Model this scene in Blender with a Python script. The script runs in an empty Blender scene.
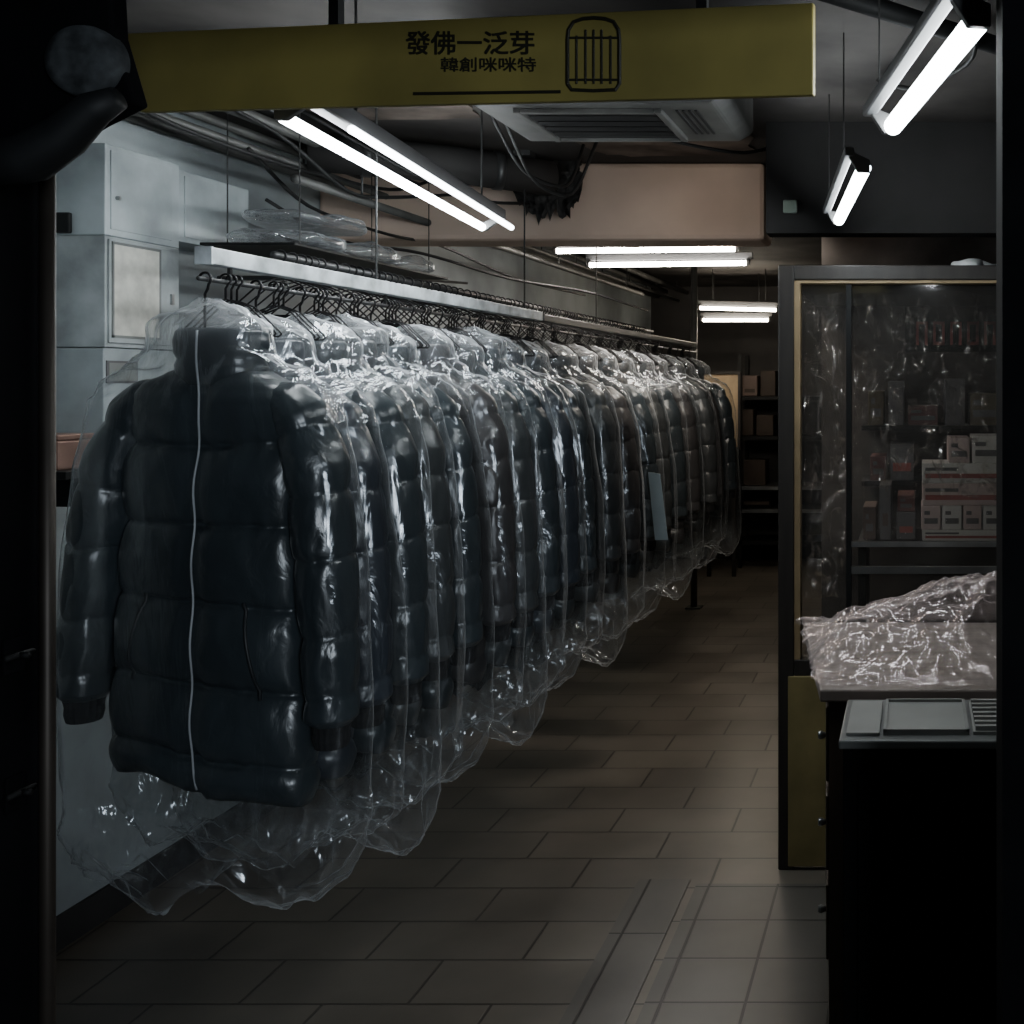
import bpy, math, random
from mathutils import Vector, Matrix, noise
random.seed(7)
S = bpy.context.scene
C = S.collection
PI = math.pi
F, VX, VY, EZ = 1100.0, 915.0, 385.0, 1.5
def P(px, py, d): return Vector(((px-VX)*d/F, d, EZ-(py-VY)*d/F))
def X(px, d): return (px-VX)*d/F
def Z(py, d): return EZ-(py-VY)*d/F

# ------------------------------------------------------------------ materials
def mat(name, col, rough=.5, metal=0.0, var=.25, scale=6.0, bump=0.0, bscale=40.0, spec=.5, stretch=(1,1,1), bdist=.01):
    m = bpy.data.materials.new(name); m.use_nodes = True
    nt = m.node_tree; b = nt.nodes['Principled BSDF']
    tc = nt.nodes.new('ShaderNodeTexCoord')
    mp = nt.nodes.new('ShaderNodeMapping'); mp.inputs['Scale'].default_value = stretch
    nt.links.new(tc.outputs['Object'], mp.inputs['Vector'])
    n = nt.nodes.new('ShaderNodeTexNoise'); n.inputs['Scale'].default_value = scale; n.inputs['Detail'].default_value = 6
    nt.links.new(mp.outputs[0], n.inputs['Vector'])
    r = nt.nodes.new('ShaderNodeValToRGB')
    r.color_ramp.elements[0].position = .35; r.color_ramp.elements[1].position = .65
    r.color_ramp.elements[0].color = [c*(1-var) for c in col]+[1]
    r.color_ramp.elements[1].color = [min(1, c*(1+var)) for c in col]+[1]
    nt.links.new(n.outputs['Fac'], r.inputs[0]); nt.links.new(r.outputs[0], b.inputs['Base Color'])
    b.inputs['Roughness'].default_value = rough; b.inputs['Metallic'].default_value = metal
    b.inputs['Specular IOR Level'].default_value = spec
    if bump:
        n2 = nt.nodes.new('ShaderNodeTexNoise'); n2.inputs['Scale'].default_value = bscale; n2.inputs['Detail'].default_value = 5; n2.inputs['Distortion'].default_value = .8
        nt.links.new(mp.outputs[0], n2.inputs['Vector'])
        bp = nt.nodes.new('ShaderNodeBump'); bp.inputs['Strength'].default_value = bump; bp.inputs['Distance'].default_value = bdist
        nt.links.new(n2.outputs['Fac'], bp.inputs['Height']); nt.links.new(bp.outputs[0], b.inputs['Normal'])
    return m

def plastic(name, base=.05, edge=.85, power=3.6, streak=.12, rough=.13, haze0=.10, haze1=.6, scale=10, tint=(.92,.96,1), bstr=.5, lo=.54, hi=.70, gather=0.0, tail=0.0, det=4, zs=.45):
    m = bpy.data.materials.new(name); m.use_nodes = True
    nt = m.node_tree; N = nt.nodes; L = nt.links
    N.remove(N['Principled BSDF']); out = N['Material Output']
    def math_(op, a, b=None, c=None, clamp=False):
        q = N.new('ShaderNodeMath'); q.operation = op; q.use_clamp = clamp
        for i, v in enumerate((a, b, c)):
            if v is None: continue
            if isinstance(v, (int, float)): q.inputs[i].default_value = v
            else: L.new(v, q.inputs[i])
        return q.outputs[0]
    tc = N.new('ShaderNodeTexCoord')
    mp = N.new('ShaderNodeMapping'); mp.inputs['Scale'].default_value = (1, 1, zs)
    L.new(tc.outputs['Object'], mp.inputs[0])
    n1 = N.new('ShaderNodeTexNoise'); n1.inputs['Scale'].default_value = scale; n1.inputs['Detail'].default_value = det; n1.inputs['Distortion'].default_value = 1.4
    L.new(mp.outputs[0], n1.inputs['Vector'])
    bp = N.new('ShaderNodeBump'); bp.inputs['Strength'].default_value = bstr; bp.inputs['Distance'].default_value = .03
    L.new(n1.outputs['Fac'], bp.inputs['Height'])
    lw = N.new('ShaderNodeLayerWeight'); lw.inputs['Blend'].default_value = .5
    pw = math_('POWER', lw.outputs['Facing'], power)
    lw2 = N.new('ShaderNodeLayerWeight'); lw2.inputs['Blend'].default_value = .5
    L.new(bp.outputs[0], lw2.inputs['Normal'])
    pw2 = math_('POWER', lw2.outputs['Facing'], 4.0)
    n2 = N.new('ShaderNodeTexNoise'); n2.inputs['Scale'].default_value = scale; n2.inputs['Detail'].default_value = 6; n2.inputs['Distortion'].default_value = 2.5
    L.new(mp.outputs[0], n2.inputs['Vector'])
    mr0 = N.new('ShaderNodeMapRange'); mr0.inputs['From Min'].default_value = lo; mr0.inputs['From Max'].default_value = hi; mr0.inputs['To Max'].default_value = streak
    L.new(n2.outputs['Fac'], mr0.inputs[0])
    fac = math_('MULTIPLY_ADD', pw, edge, base)
    fac = math_('MULTIPLY_ADD', pw2, .20, fac)
    fac = math_('ADD', fac, mr0.outputs[0], None, True)
    hz = math_('MULTIPLY_ADD', pw, haze1, haze0)
    if gather or tail:
        sx = N.new('ShaderNodeSeparateXYZ'); L.new(tc.outputs['Object'], sx.inputs[0])
        for lo_, hi_, amt, hadd in ((.80,.95,gather,.40),(.02,-.14,tail,.18)):
            mr = N.new('ShaderNodeMapRange'); mr.inputs['From Min'].default_value = lo_; mr.inputs['From Max'].default_value = hi_
            L.new(sx.outputs[2], mr.inputs[0])
            mm = math_('MULTIPLY', mr.outputs[0], n2.outputs['Fac'])
            fac = math_('MULTIPLY_ADD', mm, amt, fac, True)
            hz = math_('MULTIPLY_ADD', mr.outputs[0], hadd, hz, True)
    gl = N.new('ShaderNodeBsdfGlossy'); gl.inputs['Roughness'].default_value = rough; gl.inputs['Color'].default_value = (*tint, 1)
    L.new(bp.outputs[0], gl.inputs['Normal'])
    tr = N.new('ShaderNodeBsdfTranslucent'); tr.inputs['Color'].default_value = (*[c*.8 for c in tint], 1)
    df = N.new('ShaderNodeBsdfDiffuse'); df.inputs['Color'].default_value = (*[c*.8 for c in tint], 1)
    L.new(bp.outputs[0], df.inputs['Normal'])
    m0 = N.new('ShaderNodeMixShader'); m0.inputs[0].default_value = .5
    L.new(df.outputs[0], m0.inputs[1]); L.new(tr.outputs[0], m0.inputs[2])
    m1 = N.new('ShaderNodeMixShader')
    L.new(hz, m1.inputs[0]); L.new(gl.outputs[0], m1.inputs[1]); L.new(m0.outputs[0], m1.inputs[2])
    tp = N.new('ShaderNodeBsdfTransparent'); tp.inputs['Color'].default_value = (.985,.99,.99,1)
    m2 = N.new('ShaderNodeMixShader')
    L.new(fac, m2.inputs[0]); L.new(tp.outputs[0], m2.inputs[1]); L.new(m1.outputs[0], m2.inputs[2])
    L.new(m2.outputs[0], out.inputs[0])
    return m

def floor_mat(name, tw, th, c1, c2, cm, off=.5, mort=.0045):
    m = bpy.data.materials.new(name); m.use_nodes = True
    nt = m.node_tree; N = nt.nodes; L = nt.links; b = N['Principled BSDF']
    tc = N.new('ShaderNodeTexCoord')
    br = N.new('ShaderNodeTexBrick'); br.offset = off
    br.inputs['Scale'].default_value = 1; br.inputs['Brick Width'].default_value = tw; br.inputs['Row Height'].default_value = th
    br.inputs['Mortar Size'].default_value = mort; br.inputs['Mortar Smooth'].default_value = .3
    br.inputs['Color1'].default_value = (*c1,1); br.inputs['Color2'].default_value = (*c2,1); br.inputs['Mortar'].default_value = (*cm,1)
    L.new(tc.outputs['Object'], br.inputs['Vector'])
    n = N.new('ShaderNodeTexNoise'); n.inputs['Scale'].default_value = 3; n.inputs['Detail'].default_value = 4
    L.new(tc.outputs['Object'], n.inputs['Vector'])
    r = N.new('ShaderNodeValToRGB'); r.color_ramp.elements[0].color = (.68,.68,.68,1); r.color_ramp.elements[1].color = (1.15,1.15,1.15,1)
    r.color_ramp.elements[0].position = .3; r.color_ramp.elements[1].position = .7
    L.new(n.outputs['Fac'], r.inputs[0])
    mx = N.new('ShaderNodeMix'); mx.data_type = 'RGBA'; mx.blend_type = 'MULTIPLY'; mx.inputs['Factor'].default_value = 1
    L.new(br.outputs['Color'], mx.inputs[6]); L.new(r.outputs[0], mx.inputs[7])
    L.new(mx.outputs[2], b.inputs['Base Color'])
    rr = N.new('ShaderNodeMapRange'); rr.inputs['To Min'].default_value = .27; rr.inputs['To Max'].default_value = .42
    L.new(n.outputs['Fac'], rr.inputs[0]); L.new(rr.outputs[0], b.inputs['Roughness'])
    bp = N.new('ShaderNodeBump'); bp.inputs['Strength'].default_value = .4; bp.inputs['Distance'].default_value = .003; bp.invert = True
    L.new(br.outputs['Fac'], bp.inputs['Height']); L.new(bp.outputs[0], b.inputs['Normal'])
    return m

def glass_mat(name, dirt=.035):
    m = bpy.data.materials.new(name); m.use_nodes = True
    nt = m.node_tree; N = nt.nodes; L = nt.links
    N.remove(N['Principled BSDF']); out = N['Material Output']
    tc = N.new('ShaderNodeTexCoord')
    n = N.new('ShaderNodeTexNoise'); n.inputs['Scale'].default_value = 5; n.inputs['Detail'].default_value = 8
    L.new(tc.outputs['Object'], n.inputs['Vector'])
    fr = N.new('ShaderNodeFresnel'); fr.inputs['IOR'].default_value = 1.45
    gl = N.new('ShaderNodeBsdfGlossy'); gl.inputs['Roughness'].default_value = .06
    df = N.new('ShaderNodeBsdfDiffuse'); df.inputs['Color'].default_value = (.40,.38,.36,1)
    tp = N.new('ShaderNodeBsdfTransparent'); tp.inputs['Color'].default_value = (.90,.89,.87,1)
    a = N.new('ShaderNodeMixShader'); L.new(fr.outputs[0], a.inputs[0]); L.new(tp.outputs[0], a.inputs[1]); L.new(gl.outputs[0], a.inputs[2])
    k = N.new('ShaderNodeMath'); k.operation = 'MULTIPLY'; k.inputs[1].default_value = dirt*2
    L.new(n.outputs['Fac'], k.inputs[0])
    c = N.new('ShaderNodeMixShader'); L.new(k.outputs[0], c.inputs[0]); L.new(a.outputs[0], c.inputs[1]); L.new(df.outputs[0], c.inputs[2])
    L.new(c.outputs[0], out.inputs[0])
    return m

def tube_mat(name, col, s):
    m = bpy.data.materials.new(name); m.use_nodes = True
    nt = m.node_tree; nt.nodes.remove(nt.nodes['Principled BSDF'])
    e = nt.nodes.new('ShaderNodeEmission'); e.inputs[0].default_value = (*col,1); e.inputs[1].default_value = s
    nt.links.new(e.outputs[0], nt.nodes['Material Output'].inputs[0])
    return m

M = {}
NB = dict(var=.25, scale=5, bump=.34, bscale=24, spec=.6, stretch=(1,1,.6), bdist=.009)
M['nylon'] = mat('nylon_slate', (.027,.035,.040), .28, **NB)
M['nylon2'] = mat('nylon_navy', (.028,.034,.043), .31, **NB)
M['nylon3'] = mat('nylon_charcoal', (.038,.042,.044), .33, **NB)
M['nylon4'] = mat('nylon_brown', (.040,.038,.039), .33, **NB)
M['cuff'] = mat('knit_cuff', (.006,.006,.007), .9)
M['zip'] = mat('zip_tape', (.36,.38,.40), .4, var=.1)
M['welt'] = mat('pocket_welt', (.012,.014,.016), .5)
M['bag'] = plastic('garment_film', base=.028, edge=.80, power=3.0, streak=.08, haze0=.12, haze1=.80, gather=.55, tail=.16, scale=10, bstr=.38, zs=.32, rough=.15, det=4)
M['sheet'] = plastic('loose_film', base=.12, edge=.5, power=2.4, streak=.14, haze0=.26, haze1=.4, rough=.18, scale=11, tint=(.98,.865,.85), bstr=.45, zs=1)
M['bundle'] = plastic('bundle_film', base=.16, edge=.6, power=2.4, streak=.25, haze0=.35, haze1=.3, scale=14)
M['curtain'] = plastic('booth_film', base=.06, edge=.5, power=2.6, streak=.50, haze0=.12, haze1=.3, scale=13, rough=.15, lo=.54, hi=.65, bstr=.9, tint=(1,.96,.94))
M['wire'] = mat('black_wire', (.008,.008,.009), .4, .5)
M['rail'] = mat('white_rail', (.46,.50,.52), .4, var=.45, scale=14)
M['darkrail'] = mat('dark_rail', (.08,.08,.08), .4, .6)
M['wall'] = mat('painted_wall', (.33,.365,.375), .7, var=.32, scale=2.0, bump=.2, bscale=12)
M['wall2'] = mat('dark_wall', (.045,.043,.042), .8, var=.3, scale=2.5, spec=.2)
M['wall3'] = mat('booth_wall', (.085,.078,.074), .8, var=.5, scale=2.5, spec=.2)
M['fascia'] = mat('dark_fascia', (.022,.021,.021), .8, var=.3, scale=2.5, spec=.2)
M['ceil'] = mat('ceiling_paint', (.036,.033,.031), .8, var=.6, scale=2.5, spec=.2)
M['patch'] = mat('ceiling_patch', (.10,.082,.07), .85, var=.5, scale=5, spec=.1)
M['beam'] = mat('beige_plaster', (.60,.47,.385), .8, var=.14, scale=2, spec=.1)
M['blackmetal'] = mat('black_metal', (.009,.0095,.010), .6, .2, var=.3, spec=.3)
M['jamb'] = mat('jamb_paint', (.0035,.0035,.004), .9, var=.3, spec=.05)
M['jambtube'] = mat('jamb_steel', (.045,.038,.032), .5, .7)
M['bolt'] = mat('bolt_steel', (.006,.006,.006), .7, .1, spec=.2)
M['yellow'] = mat('yellow_sign', (.185,.155,.040), .6, var=.22, scale=4)
M['ink'] = mat('sign_ink', (.010,.009,.004), .6, var=.1)
M['tubehot'] = tube_mat('tube_white', (.90,.97,1.0), 66)
M['tuberight'] = tube_mat('tube_white_right', (.90,.97,1.0), 50)
M['tubedim'] = tube_mat('tube_soft', (.92,.97,1.0), 16)
M['tubewarm'] = tube_mat('tube_warm', (1.0,.93,.84), 56)
M['tubeamber'] = tube_mat('tube_amber', (1.0,.88,.70), 56)
M['housing'] = mat('lamp_housing', (.035,.036,.038), .5, var=.1)
M['housing2'] = mat('lamp_housing_pale', (.06,.062,.064), .5, var=.1)
M['cap'] = mat('lamp_cap', (.05,.05,.05), .5)
M['ac'] = mat('ac_plastic', (.11,.11,.105), .5, var=.25, scale=9)
M['acdark'] = mat('ac_grille', (.014,.014,.014), .6)
M['cabinet'] = mat('grey_steel_cabinet', (.34,.38,.39), .55, var=.34, scale=4)
M['panel'] = mat('panel_pale', (.35,.38,.385), .6, var=.38, scale=6)
M['paper'] = mat('paper', (.60,.59,.53), .8, var=.2, scale=16)
M['pale'] = mat('pale_frame', (.20,.21,.20), .6)
M['bluepaper'] = mat('pale_blue_paper', (.34,.43,.48), .8, var=.06)
M['copper'] = mat('copper_box', (.35,.22,.18), .4, .5)
M['pipe'] = mat('pipe_grey', (.09,.09,.085), .5, .2)
M['cable'] = mat('cable_black', (.010,.010,.010), .6)
M['insul'] = mat('black_insulation', (.014,.013,.012), .8, var=.5, scale=20, bump=.6)
M['woodframe'] = mat('dark_wood_frame', (.018,.015,.013), .5, var=.3, stretch=(1,1,.15), scale=30)
M['tan'] = mat('tan_trim', (.24,.175,.095), .5, var=.2)
M['board'] = mat('board_tan', (.36,.27,.17), .6, var=.25)
M['ochre'] = mat('ochre_panel', (.19,.155,.065), .55, var=.2)
M['glass'] = glass_mat('pane_glass')
M['steel'] = mat('brushed_steel', (.30,.31,.31), .3, .9)
M['top'] = mat('pale_worktop', (.22,.18,.16), .45, var=.15, stretch=(1,6,1))
M['wood'] = mat('brown_wood', (.045,.03,.02), .5, var=.3, stretch=(3,3,.4))
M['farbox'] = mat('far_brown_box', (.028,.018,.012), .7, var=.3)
M['black'] = mat('black_laminate', (.0035,.0035,.0035), .7, spec=.1)
M['ctop'] = mat('grey_worktop', (.085,.088,.085), .4, var=.15)
M['white'] = mat('white_card', (.60,.58,.55), .6, var=.08)
M['pinkcard'] = mat('pink_card', (.56,.44,.42), .6, var=.1)
M['redink'] = mat('red_print', (.34,.09,.08), .6)
M['redbox'] = mat('dull_red_box', (.12,.050,.046), .6)
M['greyink'] = mat('grey_print', (.11,.105,.11), .6)
M['cloth'] = mat('white_cloth', (.6,.62,.63), .8, bump=.4)
M['disc'] = mat('grey_disc', (.034,.037,.039), .8, var=.6, scale=30, spec=.2)
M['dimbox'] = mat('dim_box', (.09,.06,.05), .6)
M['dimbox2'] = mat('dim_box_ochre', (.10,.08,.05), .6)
M['green'] = mat('green_plate', (.15,.19,.16), .5)
M['trayp'] = mat('tray_grey', (.19,.19,.18), .5, var=.1)
M['floor'] = floor_mat('floor_tile', .41, .205, (.158,.138,.113), (.130,.114,.095), (.054,.047,.040))
M['floor2'] = floor_mat('floor_inset_tile', .205, .205, (.105,.098,.087), (.092,.086,.077), (.030,.028,.025), off=0)
M['floor3'] = floor_mat('floor_border_tile', .4, .5, (.12,.11,.097), (.112,.103,.092), (.030,.028,.025), off=0)

# ------------------------------------------------------------------ mesh builder
class MB:
    def __init__(s): s.v = []; s.f = []
    def add(s, vs, fs):
        o = len(s.v); s.v += [Vector(v) for v in vs]; s.f += [[o+i for i in f] for f in fs]; return s
    def box(s, x0, x1, y0, y1, z0, z1):
        return s.add([(x0,y0,z0),(x1,y0,z0),(x1,y1,z0),(x0,y1,z0),(x0,y0,z1),(x1,y0,z1),(x1,y1,z1),(x0,y1,z1)],
                     [(0,3,2,1),(4,5,6,7),(0,1,5,4),(1,2,6,5),(2,3,7,6),(3,0,4,7)])
    def prism(s, pts, ext):
        n = len(pts); e = Vector(ext); a = [Vector(p) for p in pts]
        return s.add(a+[p+e for p in a], [list(range(n))[::-1], list(range(n,2*n))]+[(i,(i+1)%n,n+(i+1)%n,n+i) for i in range(n)])
    def loft(s, rings, cap=True, closed=True):
        n = len(rings[0]); vs = [p for r in rings for p in r]; fs = []
        for j in range(len(rings)-1):
            for i in range(n if closed else n-1):
                k = (i+1) % n
                fs.append((j*n+i, j*n+k, (j+1)*n+k, (j+1)*n+i))
        if cap and closed:
            fs.append(list(range(n))[::-1]); fs.append([(len(rings)-1)*n+i for i in range(n)])
        return s.add(vs, fs)
    def tube(s, path, r, n=8):
        path = [Vector(p) for p in path]; rings = []; prev = None
        for i, p in enumerate(path):
            t = (path[min(i+1,len(path)-1)]-path[max(i-1,0)]).normalized()
            if prev is None:
                a = t.orthogonal().normalized()
            else:
                a = prev - t*prev.dot(t)
                a = a.normalized() if a.length > 1e-5 else t.orthogonal().normalized()
            prev = a; b = t.cross(a)
            rr = r[i] if isinstance(r, (list,tuple)) else r
            rings.append([p+(a*math.cos(2*PI*k/n)+b*math.sin(2*PI*k/n))*rr for k in range(n)])
        return s.loft(rings)
    def build(s, name, m, parent=None, smooth=False, bevel=0.0, label=None):
        me = bpy.data.meshes.new(name)
        off = parent_world(parent) if parent else Vector((0,0,0))
        me.from_pydata([tuple(v-off) for v in s.v], [], s.f); me.update()
        me.materials.append(m)
        o = bpy.data.objects.new(name, me); C.objects.link(o)
        if parent: o.parent = parent
        if smooth:
            for p in me.polygons: p.use_smooth = True
        if bevel:
            b = o.modifiers.new('bevel','BEVEL'); b.width = bevel; b.segments = 2; b.limit_method = 'ANGLE'
        if label: o['label'] = label
        return o
def parent_world(o):
    v = Vector(o.location)
    while o.parent: o = o.parent; v += Vector(o.location)
    return v
def tag(o, label, cat, group=None):
    o['label'] = label; o['category'] = cat
    if group: o['group'] = group
    return o
def thing(name, label, cat, loc=(0,0,0), group=None):
    o = bpy.data.objects.new(name, None); o.empty_display_size = .05; C.objects.link(o); o.location = loc
    return tag(o, label, cat, group)
def struct(name, mb, m, **k):
    o = mb.build(name, m, **k); o['kind'] = 'structure'; return o
def dup(root):
    r = root.copy(); C.objects.link(r)
    for ch in list(root.children):
        c = ch.copy(); C.objects.link(c); c.parent = r
        for g in list(ch.children):
            q = g.copy(); C.objects.link(q); q.parent = c
    return r
def lerp_tab(tab, z):
    if z <= tab[0][0]: return tab[0][1:]
    for a, b in zip(tab, tab[1:]):
        if z <= b[0]:
            t = (z-a[0])/(b[0]-a[0]); t = t*t*(3-2*t)*.5+t*.5
            return [x+(y-x)*t for x, y in zip(a[1:], b[1:])]
    return tab[-1][1:]
def nz(x, y, z): return noise.noise(Vector((x,y,z)))
ORD = ['first','second','third','fourth','fifth','sixth','seventh','eighth','ninth','tenth','eleventh','twelfth','thirteenth','fourteenth','fifteenth','sixteenth','seventeenth','eighteenth','nineteenth','twentieth']

# ------------------------------------------------------------------ the setting
WL = -2.28; WR = 1.6; YB = 9.5; CH = 2.35; JX = -1.141
struct('floor', MB().box(-3.2, 2.6, -1.2, YB+.1, -.06, 0), M['floor'])
struct('wall_left', MB().box(WL-.1, WL, 1.46, YB, 0, CH), M['wall'])
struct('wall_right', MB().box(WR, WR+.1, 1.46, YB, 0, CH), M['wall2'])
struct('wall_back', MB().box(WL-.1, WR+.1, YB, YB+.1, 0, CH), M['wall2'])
struct('ceiling', MB().box(WL-.1, WR+.1, 1.46, YB+.1, CH, CH+.06), M['ceil'])
struct('wall_front', MB().box(-3.2, JX, 1.36, 1.46, 0, 2.7).box(.108, 2.6, 1.36, 1.46, 0, 2.7).box(JX, .108, 1.36, 1.46, 2.06, 2.7), M['jamb'])
struct('trim_1', MB().tube([(-1.120,1.42,0),(-1.120,1.42,2.05)], .009, 12), M['jambtube'], smooth=True)
struct('trim_2', MB().box(-.835, -.68, 1.5, 3.33, 0, .004), M['floor3'])
struct('trim_3', MB().box(-.655, -.20, 1.5, 3.30, 0, .004), M['floor2'])
struct('trim_4', MB().box(WL, X(765,4.2), 4.2, 4.42, Z(240,4.2), CH), M['beam'], bevel=.02)
struct('trim_5', MB().box(X(768,3.6), WR, 3.55, 3.65, 1.99, CH), M['fascia'])
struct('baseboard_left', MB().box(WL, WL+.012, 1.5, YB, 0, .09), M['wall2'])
def ragged(x0, x1, y0, y1, sd):
    n = 40; pts = []
    for i in range(n):
        a = 2*PI*i/n; c, s = math.cos(a), math.sin(a)
        k = 1+.22*nz(c*2+sd, s*2, 1)+.10*nz(c*7+sd, s*7, 3)
        pts.append(((x0+x1)/2+(x1-x0)/2*k*math.copysign(abs(c)**.6,c), (y0+y1)/2+(y1-y0)/2*k*math.copysign(abs(s)**.6,s), CH-.006))
    return MB().prism(pts, (0,0,.006))
struct('trim_6', ragged(-1.9,-1.35,2.9,3.5,2), M['patch'])
struct('trim_7', ragged(-1.2,-.55,3.45,4.05,9), M['patch'])

# ------------------------------------------------------------------ foreground: sign, shutter gear, bolts
sg = thing('shop_sign', 'long yellow shop sign board with dark characters and a cage emblem, hung across the entrance', 'sign', (-1.339,1.9,1.5+.4716))
A = Vector((-1.339,1.9,1.5+.4716)); Bp = Vector((-.151,1.63,1.5+.4297))
U = (Bp-A); SW = U.length; U.normalize(); Vv = Vector((0,0,1)); NN = U.cross(Vv).normalized(); NN = NN if NN.y < 0 else -NN
SHt = .137
def sp(u, v, w=0): return A+U*u+Vv*v+NN*w
MB().prism([sp(-.035,SHt), sp(0,0), sp(SW,0), sp(SW,SHt)], -NN*.012).build('board', M['yellow'], sg, bevel=.002)
def spx(px, py):
    ray = Vector(((px-VX)/F, 1, -(py-VY)/F)); o = Vector((0,0,EZ))
    t = (A-o).dot(NN)/ray.dot(NN); q = o+ray*t-A
    u = q.dot(Vector((U.x,U.y,0)).normalized())/Vector((U.x,U.y,0)).length
    return u, q.z-U.z*u
def text_part(txt, x0, y0, x1, y1, name, bold):
    cu = bpy.data.curves.new(name,'FONT'); cu.body = txt; cu.resolution_u = 3
    to = bpy.data.objects.new(name, cu); C.objects.link(to)
    bpy.context.view_layer.update()
    me = bpy.data.meshes.new_from_object(to.evaluated_get(bpy.context.evaluated_depsgraph_get()))
    C.objects.unlink(to); bpy.data.objects.remove(to)
    vs = [v.co.copy() for v in me.vertices]
    if not vs: return
    ax, bx = min(v.x for v in vs), max(v.x for v in vs); ay, by = min(v.y for v in vs), max(v.y for v in vs)
    u0, v1 = spx(x0, y0); u1, v0 = spx(x1, y1)
    va = spx(x0, y0)[1]; vb = spx(x0, y1)[1]; vc = spx(x1, y0)[1]; vd = spx(x1, y1)[1]
    mb = MB()
    for k, (du, dv) in enumerate(((0,0),(bold,0),(0,bold*.8),(bold,bold*.8))):
        o = len(mb.v)
        for v in vs:
            s = (v.x-ax)/(bx-ax); t = (v.y-ay)/(by-ay)
            mb.v.append(sp(u0+s*(u1-u0)+du, (vb+(vd-vb)*s)*(1-t)+(va+(vc-va)*s)*t+dv, .0012+.00008*k))
        mb.f += [[o+i for i in p.vertices] for p in me.polygons]
    mb.build(name, M['ink'], sg)
text_part('發佛一泛芽', 406, 32, 534, 55, 'large_lettering', .0018)
text_part('韓創咪咪特', 441, 58, 536, 72, 'small_lettering', .0011)
mb = MB()
mb.prism([sp(*spx(414,95.5),.0005), sp(*spx(561,93.5),.0005), sp(*spx(561,90.5),.0005), sp(*spx(414,92.5),.0005)], NN*.002)
mb.build('underline', M['ink'], sg)
mb = MB()
path = [spx(568,84), spx(568,40), spx(569,30), spx(574,22), spx(583,19), spx(594,18), spx(605,19), spx(614,22), spx(619,30), spx(620,40), spx(620,84), spx(616,90), spx(594,91), spx(572,90), spx(568,84)]
mb.tube([sp(u,v,.001) for u, v in path], .0030, 6)
for px in (577,586,594,602,611): mb.tube([sp(*spx(px,84),.001), sp(*spx(px,46),.001), sp(*spx(px,30 if px in(586,594,602) else 36),.001)], .0019, 6)
for py in (38,80): mb.tube([sp(*spx(568,py),.001), sp(*spx(620,py),.001)], .0019, 6)
mb.build('cage_emblem', M['ink'], sg)
for px in (330, 700):
    u, v = spx(px, 20); q = sp(u,0)
    MB().box(q.x-.008, q.x+.008, q.y+.01, q.y+.03, 2.07, CH-.001).build('mounting_strap', M['blackmetal'], sg)

sh = thing('shutter_gear', 'black shutter gear with round grey end disc and sloping arm above the left jamb', 'shutter gear', (-1.05,1.3,1.75))
d0 = 1.30
mb = MB(); c = P(76,58,d0)
rings = []
for y, r in ((0,.0),(0,.030),(.003,.040),(.012,.043),(.03,.043)):
    rings.append([c+Vector((math.cos(2*PI*i/40)*r, y, math.sin(2*PI*i/40)*r)) for i in range(40)])
mb.loft(rings, cap=False); mb.build('end_disc', M['disc'], sh, smooth=True)
mb = MB(); dd = 1.35
pts = [P(-60,-40,dd), P(126,-40,dd), P(130,40,dd), P(150,108,dd), P(110,128,dd), P(70,152,dd), P(30,172,dd), P(-60,192,dd)]
mb.prism([p-Vector((0,.03,0)) for p in pts], (0,.03,0)); mb.build('side_plate', M['jamb'], sh, bevel=.004)
MB().tube([P(-10,165,d0), P(30,158,d0), P(65,136,d0), P(95,108,d0), P(118,98,d0)], [.030,.029,.025,.020,.014], 14).build('arm', M['blackmetal'], sh, smooth=True)
MB().box(JX, .1, 1.30, 1.358, 2.03, 2.13).build('roller_box', M['jamb'], sh, bevel=.01)
for k, (px, py) in enumerate(((12,655),(14,792))):
    y0 = -JX*F/(VX-px); z0 = Z(py, y0)
    t = thing('door_bolt', ('upper' if k == 0 else 'lower')+' dark sliding bolt on the left door jamb', 'bolt', (JX,y0,z0))
    MB().box(JX, JX+.004, y0-.016, y0+.016, z0-.022, z0+.022).build('plate', M['jamb'], t, bevel=.001)
    MB().tube([(JX+.009,y0-.022,z0),(JX+.009,y0+.022,z0)], .004, 10).build('rod', M['bolt'], t, smooth=True)
    MB().tube([(JX+.009,y0,z0),(JX+.022,y0,z0)], .004, 10).build('knob', M['bolt'], t, smooth=True)

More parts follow.
